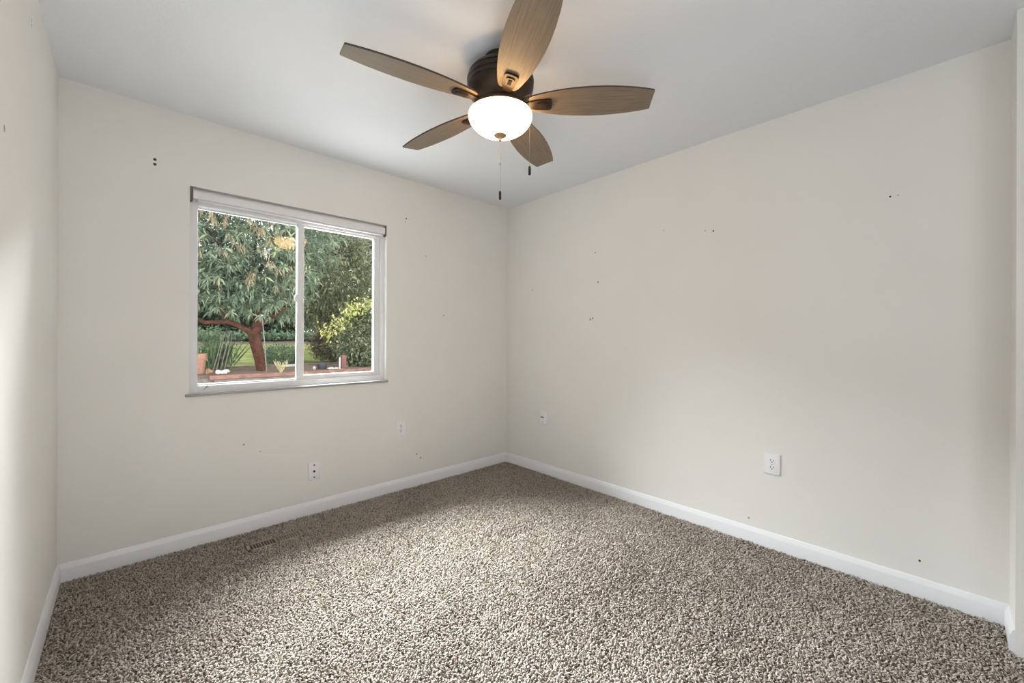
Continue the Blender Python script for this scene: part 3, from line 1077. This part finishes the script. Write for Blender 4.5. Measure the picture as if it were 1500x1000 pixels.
shrub('round_shrub', M['leaf_box'], 'round clipped green shrub on the lawn right of the tree trunk', (0.50, 9.95, 0.69), (0.46, 0.42, 0.27), 160, 26, 0.05, 0.055, 0.22, 0.44, shell=0.75, bias=0.5, spread=0.22, up=0.5)
shrub('dry_shrub', M['leaf_brown'], 'brownish half-bare shrub low in the right window pane', (1.82, 9.72, 1.02), (0.64, 0.17, 0.58), 240, 28, 0.08, 0.08, 0.2, 0.46, shell=0.4, bias=0.5, spread=0.25)
ivy = shrub('ivy_shrub', M['leaf_ivy'], 'big mottled ivy shrub topped with yellow-green leaves at the right of the window view', (2.10, 8.15, 1.07), (0.74, 0.30, 1.00), 280, 34, 0.08, 0.085, 0.34, 0.41, shell=0.45, bias=0.5, spread=0.26)
path = [Vector((0.98, 8.0, 1.22)), Vector((1.22, 7.95, 1.42)), Vector((1.44, 7.9, 1.72)), Vector((1.68, 7.8, 1.98)), Vector((1.98, 7.75, 2.1)), Vector((2.35, 7.75, 2.25))]
mb = MB()
mb.tube([Vector((1.75, 8.15, 0.9)) - ivy.location, path[1] - ivy.location], [0.014, 0.008], 6)
mb.tube([q - ivy.location for q in path], [0.008] * 6, 5)
mb.build('vine', M['bark_grey'], ivy, autosmooth=1.2)
N = 520
tt = rng.uniform(0, 4.999, N)
pp = np.array([list(path[int(t)].lerp(path[int(t) + 1], t - int(t))) for t in tt]) + rng.normal(size=(N, 3)) * np.array([0.13, 0.06, 0.12])
dd = rng.normal(size=(N, 3)); dd[:, 2] -= 0.2
yl = leaves_mesh('vine_leaves', M['leaf_yellow'], pp - np.array(ivy.location), dd, rng.uniform(0.05, 0.11, N), 0.3, rng.normal(0.5, 0.25, N), ivy)
yl['label'] = 'bright yellow-green vine leaves'

# --- strappy plant with leaning stakes
sp_ = empty('strap_plant', (-1.20, 8.75, 0.43))
tag(sp_, 'upright strap-leaved green plant behind the terracotta pot', 'plant')
N = 260
p = np.stack([rng.normal(0, 0.15, N), rng.normal(0, 0.08, N), np.full(N, -0.01)], 1)
dd = rng.normal(size=(N, 3)) * 0.22; dd[:, 2] = 1; dd[:, 0] += 0.12
leaves_mesh('foliage', M['blade_grass'], p, dd, rng.uniform(0.35, 0.95, N), 0.022, rng.normal(0.45, 0.25, N), sp_, droop=0.05)
N = 500
p = np.stack([rng.normal(-0.05, 0.24, N), rng.normal(0.0, 0.12, N), rng.uniform(0.15, 1.0, N)], 1)
dd = rng.normal(size=(N, 3))
leaves_mesh('side_leaves', M['leaf_box'], p, dd, rng.uniform(0.05, 0.12, N), 0.25, rng.normal(0.6, 0.25, N), sp_)
for k, (xb, xt, zt_) in enumerate([(-1.33, -1.14, 1.22), (-1.27, -1.10, 1.30), (-1.20, -1.00, 1.34), (-1.13, -0.97, 1.18)]):
    mb = MB()
    mb.tube([(0, 0, -0.04), (xt - xb, 0.03, zt_ - 0.42)], [0.011, 0.009], 6)
    st = mb.build('plant_stake', M['bark_grey'], loc=(xb, 8.08, 0.42))
    tag(st, ['leftmost thin leaning stake by the terracotta pot', 'second thin leaning stake from the terracotta pot', 'tallest thin leaning stake, third from the terracotta pot', 'rightmost thin leaning stake nearest the forked trunk'][k], 'stake', 'stakes leaning in the strap-leaved plant')

# --- pots and small garden things
def pot(name, loc, r0, r1, h, mat, label, rim=0.014, cat='pot', rot=(0, 0, 0), square=False):
    t = empty(name, loc, rot)
    tag(t, label, cat)
    mb = MB()
    mb.lathe([(r0, 0), (r1 - 0.006, h * 0.72), (r1 + rim, h * 0.72), (r1 + rim, h), (r1 - 0.012, h), (r1 - 0.014, h * 0.9)], 20)
    mb.build('pot_body', mat, t, autosmooth=0.6)
    mb = MB()
    mb.lathe([(0.0, h * 0.905), (r1 - 0.016, h * 0.90)], 20)
    mb.build('potting_soil', M['soil'], t)
    return t


pot('terracotta_pot', (-1.575, 7.9, 0.408), 0.085, 0.120, 0.43, M['terracotta'], 'upright terracotta pot at the left edge of the left pane')
pot('dark_pot', (0.85, 7.75, 0.40), 0.095, 0.115, 0.14, M['dark_pot'], 'small dark plastic pot on the garden bed')
pot('small_pot', (-1.385, 7.62, 0.46), 0.03, 0.052, 0.10, M['terracotta'], 'little orange pot lying on its side on the bed', 0.006, rot=(0, -1.35, 0.3))
mb = MB()
for (cx, cz, r) in ((0, 0.055, 0.055), (0.07, 0.045, 0.048), (0.13, 0.040, 0.034)):
    mb.lathe([(0, cz - r * 0.9), (r * 0.6, cz - r * 0.75), (r, cz), (r * 0.7, cz + r * 0.7), (0, cz + r)], 12, (cx, 0, 0))
tag(mb.build('white_jug', M['white_thing'], autosmooth=1.2, loc=(-1.29, 7.60, 0.392)), 'white lumpy object lying beside the little orange pot', 'garden ornament')


def rock(loc, s, label):
    bm = bmesh.new()
    bmesh.ops.create_icosphere(bm, subdivisions=2, radius=1)
    for v in bm.verts:
        v.co *= random.uniform(0.88, 1.1)
        v.co.x *= s[0]; v.co.y *= s[1]; v.co.z *= s[2]
    me = bpy.data.meshes.new('rock')
    bm.to_mesh(me); bm.free()
    for f in me.polygons: f.use_smooth = True
    me.materials.append(M['stone'])
    ob = bpy.data.objects.new('rock', me)
    ob.location = loc
    COL.objects.link(ob)
    tag(ob, label, 'rock', 'pale stones on the garden bed')


rock((-1.115, 7.85, 0.445), (0.075, 0.06, 0.045), 'pale stone right of the white lumpy object')
rock((1.02, 7.62, 0.42), (0.085, 0.06, 0.035), 'pale flat stone right of the dark pot')
rock((1.16, 7.64, 0.415), (0.065, 0.05, 0.03), 'small pale stone at the foot of the white stake')
rock((0.66, 7.72, 0.435), (0.04, 0.04, 0.05), 'small pale stone left of the dark pot')

gp = empty('garden_pole', (-0.405, 7.52, 0.395))
tag(gp, 'thin grey pole with white cap standing in front of the tree trunk', 'pole')
mb = MB()
mb.tube([(0, 0, -0.05), (-0.05, 0, 0.7), (-0.098, 0, 1.27)], [0.012, 0.011, 0.010], 8)
mb.build('pole_shaft', M['pole'], gp)
mb = MB()
mb.lathe([(0, 1.262), (0.016, 1.266), (0.022, 1.282), (0.016, 1.298), (0, 1.303)], 12, (-0.098, 0, 0))
mb.build('cap', M['white_thing'], gp)

mb = MB(); mb.box(-0.017, 0.017, -0.012, 0.012, -0.05, 0.29, 0.002, 1)
tag(mb.build('white_stake', M['white_thing'], loc=(1.222, 7.58, 0.40)), 'short white stake in front of the red-brown post', 'stake')
mb = MB(); mb.box(-0.055, 0.055, -0.045, 0.045, -0.05, 0.34, 0.004, 1)
tag(mb.build('garden_post', M['red_post'], loc=(1.345, 7.66, 0.40)), 'short red-brown wooden post beside the white stake', 'post')
mb = MB(); mb.box(-0.20, 0.16, -0.05, 0.05, 0.0, 0.05, 0.004, 1)
tag(mb.build('white_board', M['white_thing'], loc=(0.46, 8.80, 0.432)), 'white board lying at the edge of the lawn', 'board')

# pale dry succulent
ds = empty('dry_plant', (-0.11, 7.56, 0.395))
tag(ds, 'pale straw-coloured branching dry plant at the bed edge', 'plant')
mb = MB()
for k in range(9):
    a = 2 * PI * k / 9
    s_ = 0.5 + 0.5 * random.random()
    q1 = Vector((math.cos(a) * 0.05, math.sin(a) * 0.03, 0.07))
    q2 = Vector((math.cos(a) * 0.17 * s_, math.sin(a) * 0.08, 0.12 + 0.10 * s_))
    mb.tube([(0, 0, -0.02), q1, q2], [0.016, 0.013, 0.007], 5)
    for j in range(2):
        mb.tube([q2 * 0.85, q2 + Vector((random.uniform(-.05, .05), 0, random.uniform(.02, .08)))], [0.008, 0.004], 5)
mb.build('stems', M['straw'], ds, autosmooth=1.2)
N = 40
p = rng.normal(size=(N, 3)) * np.array([0.05, 0.03, 0.03]) + np.array([0, 0, 0.12])
dd = rng.normal(size=(N, 3)); dd[:, 2] = np.abs(dd[:, 2])
leaves_mesh('leaf_rosette', M['leaf_yellow'], p, dd, rng.uniform(0.04, 0.09, N), 0.2, rng.normal(0.6, 0.2, N), ds)
